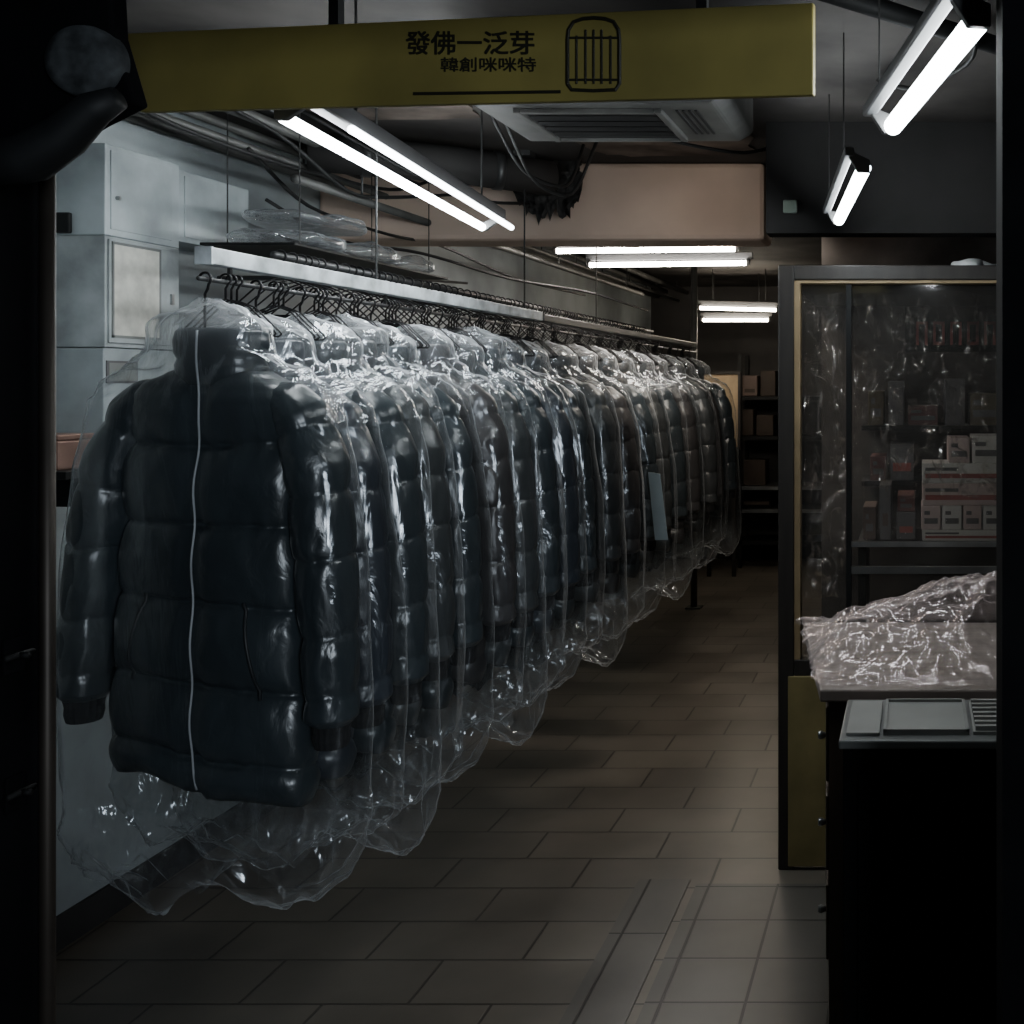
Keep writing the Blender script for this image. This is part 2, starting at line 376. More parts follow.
# ------------------------------------------------------------------ fluorescent lamps
def lamp(label, p1, p2, side, hot, second=None, hw=.075, r=.0125, hm='housing', ht=.06, rod=.003):
    p1, p2 = Vector(p1), Vector(p2)
    t = thing('fluorescent_lamp', label, 'lamp', p1, 'fluorescent lamps under the ceiling')
    D = (p2-p1); L = D.length; D.normalize(); R = D.cross(Vector((0,0,1))).normalized()*side; Up = Vector((0,0,1)); Up = (Up-D*Up.dot(D)).normalized()
    def q(l, rr, u): return p1+D*l+R*rr+Up*u
    MB().tube([q(0,0,0), q(L,0,0)], r, 16).build('tube', hot, t, smooth=True)
    MB().prism([q(-.03,hw*.5,.022), q(-.03,hw*.95,.022), q(-.03,hw*.95,ht), q(-.03,hw*.5,ht)], D*(L+.06)).build('housing', M[hm], t, bevel=.004)
    for l in (-.018, L+.002):
        MB().prism([q(l,-r*.8,-r*.8), q(l,r,-r*.8), q(l,hw*.7,.020), q(l,hw*.7,.036), q(l,-r*.8,r)], D*.016).build('lamp_holder', M['cap'], t, bevel=.002)
    if second: MB().tube([q(L*second[0],hw,.012), q(L*second[1],hw,.012)], .009, 12).build('tube', M['tubedim'], t, smooth=True)
    for l in (L*.15, L*.85):
        a = q(l, hw*.75, ht-.002); MB().tube([a, (a.x,a.y,CH-.002)], rod, 8).build('suspension_rod', M['cable'], t)
    return t
def PZ(px, py, dz): d = dz*F/(VY-py); return P(px, py, d)
lamp('long bright fluorescent lamp above the front jackets, left of the air conditioner', PZ(283,117,.5), PZ(482,227,.5), 1, M['tubehot'], second=(.10,1.06), r=.0115, hw=.07)
lamp('near bright fluorescent lamp at top right, by the entrance', PZ(978,20,.5), PZ(893,126,.5), -1, M['tuberight'], r=.0175, hw=.058, hm='housing2', ht=.042, rod=.0016)
lamp('short fluorescent lamp on the right, just behind the near right one', PZ(864,168,.5), PZ(839,220,.5), -1, M['tuberight'], r=.0160, hw=.050, hm='housing2', ht=.042, rod=.0016)
lamp('warm white lamp set crosswise under the dropped beam, upper of two', P(557,251,5.2), P(735,249,5.2), -1, M['tubewarm'], hw=.05)
lamp('warm white lamp set crosswise behind the beam, lower of two', P(590,265,5.6), P(746,263,5.6), -1, M['tubewarm'], hw=.05)
lamp('far crosswise lamp deep in the shop, upper of two', P(700,308,8.0), P(776,310,8.0), -1, M['tubeamber'], hw=.05)
lamp('far crosswise lamp deep in the shop, lower of two', P(703,320,8.3), P(768,320,8.3), -1, M['tubeamber'], hw=.05)

# ------------------------------------------------------------------ air conditioner
ax0, ax1 = -1.14, -.47; ay0, ay1 = 2.69, 3.2; az = 2.2
ac = thing('air_conditioner', 'grey ceiling air conditioner with dark slatted intake behind the yellow sign', 'air conditioner', ((ax0+ax1)/2, ay0, CH))
MB().loft([[Vector((ax0+e,ay0+e,z)),Vector((ax1-e,ay0+e,z)),Vector((ax1-e,ay1-e,z)),Vector((ax0+e,ay1-e,z))] for e, z in ((.035,az),(.0,az+.03),(0,CH))]).build('body', M['ac'], ac, bevel=.008)
gx0, gx1, gy0, gy1 = -1.0, -.66, 2.80, 3.10
MB().box(gx0, gx1, gy0, gy1, az-.004, az+.002).build('intake', M['acdark'], ac)
mb = MB()
for i in range(4):
    y = gy0+.04+i*.06; mb.prism([(gx0+.005,y,az-.006),(gx0+.005,y+.02,az-.012),(gx0+.005,y+.022,az-.01),(gx0+.005,y+.002,az-.004)], (gx1-gx0-.01,0,0))
mb.build('louvre', M['acdark'], ac)
mb = MB(); e = .018
for b in ((gx0-e,gx0,gy0-e,gy1+e),(gx1,gx1+e,gy0-e,gy1+e),(gx0,gx1,gy0-e,gy0),(gx0,gx1,gy1,gy1+e)): mb.box(*b, az-.012, az+.001)
mb.build('intake_frame', M['ac'], ac, bevel=.003)
mb = MB()
for i in range(4): mb.box(-.61+i*.016, -.61+i*.016+.007, 2.80, 3.06, az-.003, az+.001)
mb.build('side_vent', M['acdark'], ac)

# ------------------------------------------------------------------ left wall fittings
FX = -2.14
def boxthing(name, label, cat, x0, x1, y0, y1, z0, z1, m, bevel=.006):
    t = thing(name, label, cat, ((x0+x1)/2, (y0+y1)/2, z0))
    MB().box(x0,x1,y0,y1,z0,z1).build('body', m, t, bevel=bevel); return t
t = boxthing('electrical_cabinet', 'tall pale steel electrical cabinet high on the left wall, above the notice', 'cabinet', WL, FX, 2.906, 3.2, 1.897, 2.14, M['cabinet'], .003)
MB().box(FX, FX+.003, 2.925, 3.165, 1.915, 2.125).build('door', M['cabinet'], t, bevel=.001)
MB().tube([(FX+.003,2.945,2.0),(FX+.012,2.945,2.0)], .006, 10).build('lock', M['steel'], t)
tag(MB().box(-2.262,-2.225,2.892,2.906,1.90,1.955).build('wall_switch', M['blackmetal'], bevel=.004), 'small black switch box on the near side of the steel cabinet', 'switch')
t = boxthing('fuse_box', 'stained pale fuse box with a paper notice on its door, under the steel cabinet', 'fuse box', WL, FX, 2.906, 3.2, 1.60, 1.896, M['panel'], .003)
dr = MB().box(FX, FX+.006, 2.914, 3.19, 1.612, 1.888).build('door', M['panel'], t, bevel=.002)
MB().box(FX+.006, FX+.012, 3.15, 3.162, 1.73, 1.76).build('latch', M['steel'], dr)
t = thing('paper_notice', 'aged cream paper notice in a thin grey border on the fuse box door', 'notice', (FX+.007,3.0,1.63))
MB().box(FX+.0065, FX+.008, 2.928, 3.105, 1.632, 1.876).build('sheet', M['paper'], t)
mb = MB()
for q in ((2.922,2.929,1.626,1.882),(3.104,3.111,1.626,1.882),(2.922,3.111,1.626,1.633),(2.922,3.111,1.875,1.882)): mb.box(FX+.006,FX+.0085,*q)
mb.build('border', M['pale'], t)
t = boxthing('junction_box', 'wide pale junction box right of the steel cabinet, high on left wall', 'junction box', WL, FX-.01, 3.21, 3.55, 1.92, 2.13, M['cabinet'], .003)
MB().box(FX-.01, FX-.006, 3.235, 3.535, 1.935, 2.115).build('cover', M['cabinet'], t, bevel=.001)
t = boxthing('meter_box', 'squat pale meter box below the fuse box with a small plate', 'meter box', WL, FX-.004, 2.906, 3.3, 1.34, 1.598, M['cabinet'], .003)
MB().box(FX-.004, FX-.001, 2.915, 3.03, 1.505, 1.565).build('plate', M['greyink'], t)
MB().box(FX-.001, FX+.0005, 2.921, 3.024, 1.511, 1.559).build('plate_face', M['pale'], t)
t = boxthing('wall_shelf', 'small dark shelf at the far left below the meter box', 'shelf', WL, -2.10, 2.72, 2.90, 1.265, 1.285, M['blackmetal'], .002)
MB().box(WL, -2.12, 2.80, 2.81, 1.19, 1.265).build('bracket', M['blackmetal'], t)
t = thing('tin_box', 'copper coloured tin standing on the small dark shelf', 'tin', (-2.2,2.82,1.285))
MB().box(-2.26,-2.15,2.76,2.88,1.285,1.36).build('body', M['copper'], t, bevel=.006)
MB().box(-2.263,-2.147,2.757,2.883,1.36,1.375).build('lid', M['copper'], t, bevel=.004)
for i, (x, z, r, y0, y1) in enumerate(((-2.2,2.26,.022,2.3,9.4),(-2.12,2.30,.015,2.2,9.4),(-2.02,2.22,.012,2.5,9.4),(-1.86,2.12,.014,3.3,7.5),(-1.95,2.29,.018,2.6,9.4))):
    lab = ['thickest grey conduit along the top of left wall','thin grey conduit close under the ceiling at left','narrow lower conduit running along the left ceiling edge','lowest conduit running above the back hanger rail','conduit farthest from the left wall, tight under the ceiling'][i]
    t = thing('conduit', lab, 'pipe', (x,y0,z), 'conduits along the left wall')
    MB().tube([(x,y0,z),(x,y1,z)], r, 12).build('pipe', M['pipe'], t, smooth=True)
    for k in range(6):
        y = y0+.4+k*(y1-y0-.8)/5; MB().tube([(x,y,z),(x,y,CH)], .004, 6).build('clip', M['darkrail'], t)
cables = (([(-2.1,2.5,2.33),(-2.0,2.9,2.20),(-1.9,3.3,2.16),(-1.85,3.9,2.18),(-1.8,4.15,2.28)], 'black cable sagging from the ceiling near the steel cabinet'),
 ([(-1.9,2.7,2.33),(-1.7,3.1,2.22),(-1.72,3.6,2.19),(-1.85,4.1,2.25)], 'black cable drooping above the long front lamp'),
 ([(-2.13,3.56,2.05),(-2.11,3.7,1.98),(-2.15,4.1,2.02),(-2.2,4.6,1.95),(-2.2,5.4,2.0)], 'black cable leaving the right end of the junction box'),
 ([(-2.0,3.3,2.21),(-2.0,3.6,2.08),(-1.9,4.0,2.04),(-1.95,4.5,2.08),(-1.9,5.2,2.0),(-1.95,6.5,2.03)], 'long slack black cable above the empty hangers'),
 ([(-1.25,3.3,2.34),(-1.22,3.5,2.14),(-1.15,3.7,2.12),(-1.1,3.8,2.34)], 'black cable loop hanging near far end of the long lamp'),
 ([(-1.3,3.35,2.34),(-1.27,3.55,2.18),(-1.18,3.75,2.16),(-1.16,3.85,2.34)], 'second smaller cable loop hanging behind the far end of long lamp'),
 ([(-2.0,2.8,2.33),(-1.85,3.2,2.24),(-1.8,3.5,2.10),(-1.75,3.7,2.13),(-1.7,4.15,2.22)], 'slack cable crossing above the overhead shelf'),
 ([(-2.1,3.56,2.1),(-2.0,3.8,1.99),(-1.85,4.1,2.0),(-1.7,4.6,1.94),(-1.6,5.4,1.96),(-1.55,6.4,1.93)], 'lowest slack cable running beside the hanger rail'),
 ([(.1,2.3,2.34),(.15,2.5,2.24),(.0,2.7,2.22),(-.1,3.0,2.33)], 'dark cable looped under the ceiling at the upper right'),
 ([(-1.0,3.3,2.34),(-.8,3.45,2.27),(-.55,3.6,2.25),(-.4,3.7,2.33)], 'dark cable drooping just behind the air conditioner'),
 ([(-1.85,3.3,2.33),(-1.6,3.5,2.17),(-1.5,3.8,2.13),(-1.45,4.12,2.18)], 'cable hanging across the dark gap left of the insulation'))
for pts, lab in cables:
    sm = []
    for a, b in zip(pts, pts[1:]):
        for k in range(6): sm.append(Vector(a).lerp(Vector(b), k/6))
    sm.append(Vector(pts[-1]))
    for _ in range(4): sm = [sm[0]]+[(sm[j-1]+sm[j]*2+sm[j+1])/4 for j in range(1,len(sm)-1)]+[sm[-1]]
    tag(MB().tube(sm, .006, 8).build('cable', M['cable'], smooth=True), lab, 'cable')
tag(MB().tube([(-.25,2.2,2.31),(.9,3.3,2.31)], .022, 12).build('ceiling_pipe', M['blackmetal'], smooth=True), 'dark pipe slanting across the ceiling at top right', 'pipe')
t = thing('air_duct', 'dark round duct along the ceiling left of the beige beam', 'duct', (-1.6,3.8,2.27))
MB().tube([(-2.0,3.62,2.27),(-1.6,3.85,2.27),(-1.36,4.1,2.27)], .065, 20).build('pipe', M['wall2'], t, smooth=True)
for f in ((-1.85,3.706,2.27),(-1.5,3.954,2.27)):
    MB().tube([(f[0]-.012,f[1]-.008,f[2]),(f[0]+.012,f[1]+.008,f[2])], .07, 20).build('collar', M['darkrail'], t, smooth=True)
mb = MB(); rings = []
xa, xb = X(515,4.15), X(582,4.15)
for j in range(22):
    q = j/21; r = []
    for i in range(31):
        s = i/30; x = xa+(xb-xa)*s
        lowz = CH-.02-(CH-Z(212,4.15))*(.45+.55*math.sin(PI*s)**.5)*(1+.35*nz(s*9,2,1)+.25*nz(s*23,5,2))
        r.append(Vector((x+.03*nz(s*6,q*5,3), 4.165-.05*abs(nz(s*8,q*7,9))-.015, CH-.004+(lowz-CH)*q)))
    rings.append(r)
mb.loft(rings, cap=False, closed=False)
tag(mb.build('torn_insulation', M['insul'], smooth=True), 'ragged black insulation hanging over the left part of the beige beam', 'insulation')

# ------------------------------------------------------------------ rails
RX = -1.42; JZ = .67; RZ = 1.712
rl = thing('garment_rail', 'pale worn box section garment rail over the front jackets', 'rail', (RX,2.22,1.73))
MB().box(RX-.016, RX+.016, 2.20, 4.15, 1.742, 1.776).build('bar', M['rail'], rl, bevel=.002)
MB().tube([(RX,2.18,RZ),(RX,4.16,RZ)], .005, 10).build('hook_rod', M['darkrail'], rl, smooth=True)
for y in (2.28, 2.95, 3.6, 4.1): MB().box(RX-.003,RX+.003,y-.004,y+.004,RZ,1.743).build('rod_bracket', M['darkrail'], rl)
for y in (2.9, 4.0):
    MB().tube([(RX-.0,y,1.776),(RX,y,2.33)], .003, 8).build('hanging_rod', M['cable'], rl)
    MB().box(RX-.03,RX+.03,y-.03,y+.03,2.33,CH).build('ceiling_plate', M['darkrail'], rl)
MB().box(RX-.017, RX+.017, 2.194, 2.20, 1.741, 1.777).build('end_cap', M['rail'], rl)
rl = thing('garment_rail', 'dark steel garment rail carrying the far jackets', 'rail', (RX,4.17,1.73))
MB().box(RX-.015, RX+.015, 4.17, 7.1, 1.742, 1.770).build('bar', M['darkrail'], rl, bevel=.003)
MB().tube([(RX,4.17,RZ),(RX,7.1,RZ)], .005, 10).build('hook_rod', M['darkrail'], rl, smooth=True)
for y in (4.3, 5.2, 6.1, 7.0): MB().box(RX-.003,RX+.003,y-.004,y+.004,RZ,1.743).build('rod_bracket', M['darkrail'], rl)
for y in (4.9, 7.0):
    MB().tube([(RX,y,1.770),(RX,y,2.33)], .003, 8).build('hanging_rod', M['cable'], rl)
    MB().box(RX-.03,RX+.03,y-.03,y+.03,2.33,CH).build('ceiling_plate', M['darkrail'], rl)
BX = -1.72
rl = thing('hanger_rail', 'dark round rail behind the jacket row, filled with empty hangers', 'rail', (BX,2.95,1.85))
MB().tube([(BX,2.95,1.85),(BX,7.2,1.85)], .010, 12).build('bar', M['darkrail'], rl, smooth=True)
for y in (3.6, 4.7, 5.8, 6.9): MB().tube([(BX,y,1.85),(WL+.0,y,1.85)], .008, 8).build('bracket', M['darkrail'], rl)
hg = thing('wire_hanger', 'empty thin black wire hanger on the rail behind the jacket row', 'hanger', (0,0,0), 'empty wire hangers on the wall rail')
hp = [(math.cos(math.radians(a))*.015, 0, -.003+math.sin(math.radians(a))*.015) for a in range(200, -61, -20)]
hp += [(.0,0,-.03),(0,0,-.06)]
MB().tube(hp, .0027, 6).build('hook', M['wire'], hg, smooth=True)
MB().tube([(0,0,-.06),(.05,0,-.08),(.12,0,-.15),(.125,0,-.158),(.118,0,-.165),(0,0,-.165),(-.118,0,-.165),(-.125,0,-.158),(-.12,0,-.15),(-.05,0,-.08),(0,0,-.06)], .0025, 6).build('shoulder_wire', M['wire'], hg, smooth=True)
y = 2.98; first = True
while y < 7.0:
    o = hg if first else dup(hg)
    first = False
    o.location = (BX, y, 1.853); o.rotation_euler = (random.uniform(-.06,.06), 0, random.uniform(-.2,.6)+.3)
    y += random.uniform(.03,.07)
t = thing('overhead_shelf', 'narrow dark shelf above the empty hangers behind the pale rail', 'shelf', (-1.9,3.6,1.90))
MB().box(-2.03, -1.76, 3.12, 4.15, 1.897, 1.905).build('board', M['blackmetal'], t, bevel=.002)
for y in (3.2, 4.05):
    for x in (-2.0, -1.79): MB().tube([(x,y,1.905),(x,y,CH-.002)], .002, 6).build('hanging_rod', M['cable'], t)
def bundle(y0, y1, x0, x1, z0, h, sd, amp=.018):
    mb = MB(); n = 48; rings = []
    for j in range(20):
        t_ = j/19; r = []
        y = y0+(y1-y0)*t_
        prof = math.sin(PI*min(max(t_,.03),.97))**.35
        for i in range(n):
            a = 2*PI*i/n; ca, sa = math.cos(a), math.sin(a)
            xx = (x0+x1)/2+(x1-x0)/2*prof*math.copysign(abs(ca)**.5,ca); zz = z0+h/2+h/2*prof*math.copysign(abs(sa)**.6,sa)
            k = nz(xx*18+sd, y*14, zz*18)*amp if sa > -.2 else 0
            r.append(Vector((xx+k*ca, y, max(z0+.001, zz+k))))
        rings.append(r)
    return mb.loft(rings)
for i, (y0,y1,z0,h) in enumerate(((3.14,3.5,1.907,.05),(3.5,3.85,1.907,.06),(3.2,3.65,1.980,.045),(3.85,4.12,1.907,.05))):
    tag(bundle(y0,y1,-2.03,-1.75,z0,h,i*7).build('folded_film', M['bundle'], smooth=True), ['nearest flat bundle of folded clear film on overhead shelf','middle bundle of folded clear film on overhead shelf','bundle of folded clear film lying on top of the others','farthest small bundle of folded film on overhead shelf'][i], 'film bundle', 'folded film on the overhead shelf')

# ------------------------------------------------------------------ jackets
WP = [(0,.206,.060),(.05,.212,.070),(.3,.198,.075),(.55,.184,.075),(.70,.184,.072),(.77,.188,.066),(.805,.182,.062),(.834,.152,.058),(.858,.106,.055),(.875,.074,.052)]
SEAM = [-.004,.075,.225,.39,.55,.715,.885]
def puff(z, seams, e=.30):
    for a, b in zip(seams, seams[1:]):
        if a <= z <= b:
            t = (z-a)/(b-a); return (max(0,4*t*(1-t)))**e
    return 0
def sgnp(v, p): return math.copysign(abs(v)**p, v)
def body_pt(th, z, sd):
    w, d = lerp_tab(WP, z)
    c, s = math.cos(th), math.sin(th)
    x0 = w*sgnp(c,.75)
    zq = min(.88,max(0,z+.008*nz(x0*7,sd,z*3)))
    k = puff(zq, SEAM); k2 = puff(zq, SEAM, .6)
    x = (w-.011*(1-k))*sgnp(c,.75); y = (d-.024*(1-k)-.010*(1-k2))*sgnp(s,.62)
    wr = nz(x*9+sd, z*10, y*9+sd)*.004 + nz(x*55+sd, z*6, y*20)*.007*(1-k2) + (1-2*abs(nz(x*15+sd, z*11, y*12)))*.0030
    y += wr*s*1.2; x += wr*c
    if y < 0 and z < .87: y += .014*math.exp(-(x/.012)**2)
    zz = z + nz(x*7+sd, 3.1, y*6)*.004 - .15*x*max(0,1-z/.6) + .016*nz(x*8+sd,1,4)*max(0,1-z/.15)
    return Vector((x, y, zz))
def make_jacket(sd, m, lab):
    t = thing('down_jacket', lab, 'jacket', (0,0,0), 'bagged down jackets along the rail')
    n = 104; rows = 170; mb = MB(); rings = []
    def ring(z, s=1, dz=0): 
        r = [body_pt(2*PI*i/n, z, sd) for i in range(n)]
        return [Vector((p.x*s, p.y*s, p.z+dz)) for p in r]
    rings.append(ring(0,.4,.03)); rings.append(ring(0,.9,.006))
    for j in range(rows+1): rings.append(ring(.875*j/rows))
    mb.loft(rings); mb.build('body', m, t, smooth=True)
    rings = []; n2 = 48
    for z, s in ((.835,.98),(.86,1.04),(.876,1.06),(.888,1.0),(.90,1.06),(.925,1.09),(.945,1.06),(.953,.98),(.952,.9),(.94,.84),(.90,.82),(.88,.8)):
        rings.append([Vector((.086*s*math.cos(2*PI*i/n2)*(1+.04*nz(i*.4,z*30,sd)), .058*s*math.sin(2*PI*i/n2)*(1+.05*nz(i*.5,z*30,sd+4)), z)) for i in range(n2)])
    MB().loft(rings).build('collar', m, t, smooth=True)
    for sx in (-1, 1):
        fl = .022 if sx < 0 else .0; dz = 0 if sx < 0 else -.022
        tab = [(0,.10,.818,.010),(.04,.118,.816,.030),(.09,.148,.804,.044),(.15,.178,.772,.053),(.3,.212+fl*.5,.67,.057),(.55,.236+fl*.9,.50+dz*.4,.055),(.8,.252+fl,.31+dz*.8,.051),(.97,.258+fl,.18+dz,.047),(1.0,.258+fl,.165+dz,.034)]
        seams = [-.08,.20,.385,.565,.745,.91,1.02]
        rings = []; nn = 48; R = 130
        for j in range(R+1):
            q = j/R; cx, cz, r = lerp_tab(tab, q)
            cx2, cz2, _ = lerp_tab(tab, min(1,q+.02)); cx1, cz1, _ = lerp_tab(tab, max(0,q-.02))
            T = Vector((cx2-cx1, 0, cz2-cz1)).normalized(); A_ = Vector((-T.z, 0, T.x)); ring_ = []
            for i in range(nn):
                a = 2*PI*i/nn
                k = puff(min(1.01,max(0,q+.016*nz(math.cos(a)*1.5+sd, math.sin(a)*1.5, sx*4+q*4))), seams, .34)
                rr = r-.010*(1-k)*(1 if .03 < q < .99 else .3)
                wv = 1+.04*nz(math.cos(a)*1.6+sd, math.sin(a)*1.6+sx*3, q*9)+.08*nz(math.cos(a)*6+sd, math.sin(a)*6, q*12)*(1.15-k)+.04*(1-2*abs(nz(math.cos(a)*2.4+sd*2, math.sin(a)*2.4, q*12)))
                p = Vector((cx,0,cz))+A_*math.cos(a)*rr*.98*wv+Vector((0,1,0))*math.sin(a)*rr*1.1*wv
                ring_.append(Vector((p.x*sx, p.y-.010*q, p.z)))
            rings.append(ring_ if sx > 0 else ring_[::-1])
        MB().loft(rings).build('sleeve', m, t, smooth=True)
        rings = []
        for z, r in ((.175,.035),(.165,.037),(.15,.034),(.135,.035),(.118,.031),(.14,.026)):
            rings.append([Vector((sx*(.258+fl)+math.cos(2*PI*i/36)*r*.9*(1+.04*(i%2)), -.010+math.sin(2*PI*i/36)*r*(1+.04*(i%2)), z+dz)) for i in range(36)])
        MB().loft(rings).build('cuff', M['cuff'], t)
        pts = []
        for j in range(12):
            z = .40-.19*j/11; x = .105+.035*j/11; w, d = lerp_tab(WP, z)
            th = -math.acos(min(1,(x/w))**(1/.75)); 
            p = body_pt(th if sx > 0 else -PI-th, z, sd); pts.append(p+Vector((0,-.001,0)))
        MB().tube(pts, .0035, 6).build('pocket_welt', M['welt'], t, smooth=True)
    pts = []
    for j in range(60):
        z = .002+.945*j/59
        if z < .85: p = body_pt(-PI/2, z, sd); pts.append((0, p.y-.004, z))
        else: pts.append((0, -.0625-.002*math.sin((z-.86)*60), z))
    for _ in range(8): pts = [pts[0]]+[tuple((pts[i-1][k]+2*pts[i][k]+pts[i+1][k])/4 for k in range(3)) for i in range(1,len(pts)-1)]+[pts[-1]]
    MB().tube([(x,y-.005,z) for x,y,z in pts], .0021, 6).build('zipper', M['zip'], t, smooth=True)
    return t
DL = [2.20,2.37,2.54,2.70,2.87,3.09,3.28,3.48,3.69,3.93,4.19,4.47,4.78,5.11,5.46,5.82,6.17,6.53,6.86]
NJ = len(DL)
protos = [make_jacket(sd, m, '') for sd, m in ((1.3,M['nylon']),(8.7,M['nylon2']),(15.1,M['nylon3']),(22.9,M['nylon4']))]
jcol = ['black','dark navy','charcoal','dark brown']
jh = thing('wire_hanger', '', 'hanger', (0,0,0), 'hangers holding the bagged jackets')
hz = RZ-JZ
path = [(0,0,.88),(0,0,hz-.03),(.006,0,hz-.02)]+[(.013*math.cos(math.radians(a)), 0, hz+.013*math.sin(math.radians(a))) for a in range(-50,201,20)]
MB().tube(path, .0027, 6).build('hook', M['wire'], jh, smooth=True)
MB().tube([(-.15,0,.775),(-.06,0,.845),(0,0,.88),(.06,0,.845),(.15,0,.775)], .006, 6).build('shoulder_bar', M['wire'], jh, smooth=True)
BT = [(-.20,.13,.032),(-.19,.20,.050),(-.155,.252,.068),(-.10,.287,.079),(-.04,.302,.083),(.05,.312,.083),(.17,.318,.083),(.40,.310,.083),(.65,.284,.082),(.75,.262,.080),(.79,.246,.078),(.82,.220,.076),(.845,.178,.072),(.865,.130,.069),(.89,.105,.066),(.94,.102,.064),(.955,.090,.058),(.968,.056,.040),(.990,.012,.010)]
ZT = .990; ZB = -.20
def make_bag(sd, bot, n=190, m=180):
    t_ = MB(); rings = []
    for j in range(m+1):
        q = j/m; z = ZT+(ZB-ZT)*q; w, d = lerp_tab(BT, z); ring = []
        low = max(0, min(1, (.05-z)/.13)); hi = max(0, min(1, (z-.76)/.10))
        for i in range(n):
            a = 2*PI*i/n; c, s = math.cos(a), math.sin(a)
            x = w*sgnp(c,.66); y = d*sgnp(s,.66)
            f1 = 1-2*abs(nz(x*9+sd, y*9+sd*.3, z*1.1))
            f2 = 1-2.4*abs(nz(x*12+sd, y*13, z*7+sd))
            f3 = nz(x*4+sd*2, y*5, z*2.4)
            f4 = 1-2.4*abs(nz(x*25+sd, y*25, z*17+sd))
            f5 = 1-2.4*abs(nz(x*44+sd, y*44, z*34+sd))
            off = .011*f1*(1-low*.2)+.002*f2+.006*f3+.018*low*f3+.013*low*f2+.007*low*f4+.002*low*f5+.009*hi*f2+.005*hi*f4+.0015*hi*f5
            if z > -.02: off = max(off, -.003)
            if z > .955 or z < -.185: off *= .7
            ys = .5 if z > -.05 else .85
            x += off*c; y += off*s*ys
            zz = z
            if z < .05: zz += (.05-z)*(.36*nz(x*4+sd, 2.2, 0)+.22*nz(x*9+sd, 4, 1)+.10*nz(x*22+sd,s*3,2)) + (z-.05)*bot
            zz += .007*hi*f2+.005*hi*f4+.003*low*f4
            ring.append(Vector((x, y, zz)))
        rings.append(ring)
    return t_.loft(rings, cap=False)
bags = []
for k, (sd, bot) in enumerate(((3.1,-.05),(11.7,-.10),(19.3,.10),(27.9,-.20))):
    bags.append(make_bag(sd, bot).build('garment_bag', M['bag'], smooth=True))
fJ = set(); fB = set(); fH = True
kinds = [0,1,0,2,0,3,2,0,1,0,2,3,0,2,0,3,2,3,0]
yaws = []
for i, d in enumerate(DL):
    k = kinds[i]; yaw = (-.12 if i == 0 else random.uniform(-.15,-.09)); rx = RX+(.018 if i == 0 else random.uniform(-.010,.018)); jz = random.uniform(-.014,.008)*(i > 0)
    yaws.append(yaw)
    o = protos[k] if k not in fJ else dup(protos[k]); fJ.add(k)
    o.location = (rx, d, .705+jz); o.rotation_euler = (0, .02 if i == 0 else random.uniform(-.006,.02), yaw); o.scale = (1, 1, .952)
    fr = {0:'frontmost',NJ-1:'farthest'}.get(i, ORD[i]+' from the front')
    o['label'] = ('%s quilted down jacket with light zipper, %s in the hanging row' % (jcol[k], fr))
    b = i % 4; q = bags[b] if b not in fB else bags[b].copy()
    if b in fB: C.objects.link(q)
    fB.add(b)
    q.location = (rx, d, JZ+jz+random.uniform(0,.010)); q.rotation_euler = (0, 0, yaw)
    fr2 = {0:'frontmost',NJ-1:'farthest'}.get(i, ORD[i]+' from front')
    tag(q, 'crinkled clear plastic bag over the %s jacket of the row' % fr2, 'plastic bag', 'clear garment bags along the rail')
    h = jh if fH else dup(jh); fH = False
    h.location = (RX, d, JZ); h.rotation_euler = (0,0,yaw)
    h['label'] = 'black wire hanger holding the %s jacket of the row' % fr2
for i in range(NJ-1):
    gap = DL[i+1]-DL[i]; nn_ = 3 if gap < .2 else 4 if gap < .3 else 5
    for k in range(nn_):
        y = (DL[i]+DL[i+1])/2+(k-(nn_-1)/2)*.019
        o = dup(hg); o.location = (RX, y, RZ+.008); o.rotation_euler = (0,0,yaws[i]+random.uniform(-.03,.03)); o.scale = (.8,1,.72)
        tag(o, 'empty thin black wire hanger squeezed between bagged jackets on the garment rail', 'hanger', 'empty hangers between the bagged jackets')
tag(MB().prism([P(648,472,4.60),P(660,474,4.60),P(668,540,4.60),P(655,540,4.60)], (0,.003,0)).build('paper_slip', M['bluepaper']), 'pale blue paper slip hanging among the bagged jackets', 'paper slip')

# ------------------------------------------------------------------ far end of the shop
t = thing('floor_post', 'thin pale steel post beyond the far jackets', 'post', (X(694,7.4),7.4,0))
MB().tube([(X(694,7.4),7.4,0),(X(694,7.4),7.4,CH)], .022, 12).build('pole', M['pipe'], t, smooth=True)
MB().box(X(694,7.4)-.05,X(694,7.4)+.05,7.35,7.45,0,.01).build('foot', M['pipe'], t)
t = thing('notice_board', 'tan framed board standing up beyond the last jacket', 'board', P(720,447,8.6))
a, b = P(704,374,8.6), P(738,447,8.6)
MB().box(a.x,b.x,8.6,8.63,b.z,a.z).build('panel', M['board'], t)
mb = MB()
for q in ((a.x-.02,a.x,b.z-.02,a.z+.02),(b.x,b.x+.02,b.z-.02,a.z+.02),(a.x,b.x,a.z,a.z+.02),(a.x,b.x,b.z-.02,b.z)): mb.box(q[0],q[1],8.59,8.635,q[2],q[3])
mb.build('frame', M['woodframe'], t)
for xx in (a.x+.02, b.x-.05): MB().box(xx,xx+.03,8.61,8.64,0,b.z).build('leg', M['woodframe'], t)
t = thing('storage_rack', 'steel storage rack against the back wall at corridor end', 'rack', (X(760,9.2),9.2,0))
rx0, rx1 = X(738,9.0), X(830,9.0)
SZ = (Z(545,9),Z(513,9),Z(490,9),Z(440,9),Z(400,9))
for i, z in enumerate(SZ):
    MB().box(rx0,rx1,9.0,9.4,z,z+.03).build('shelf', M['steel'] if i in (1,2) else M['blackmetal'], t)
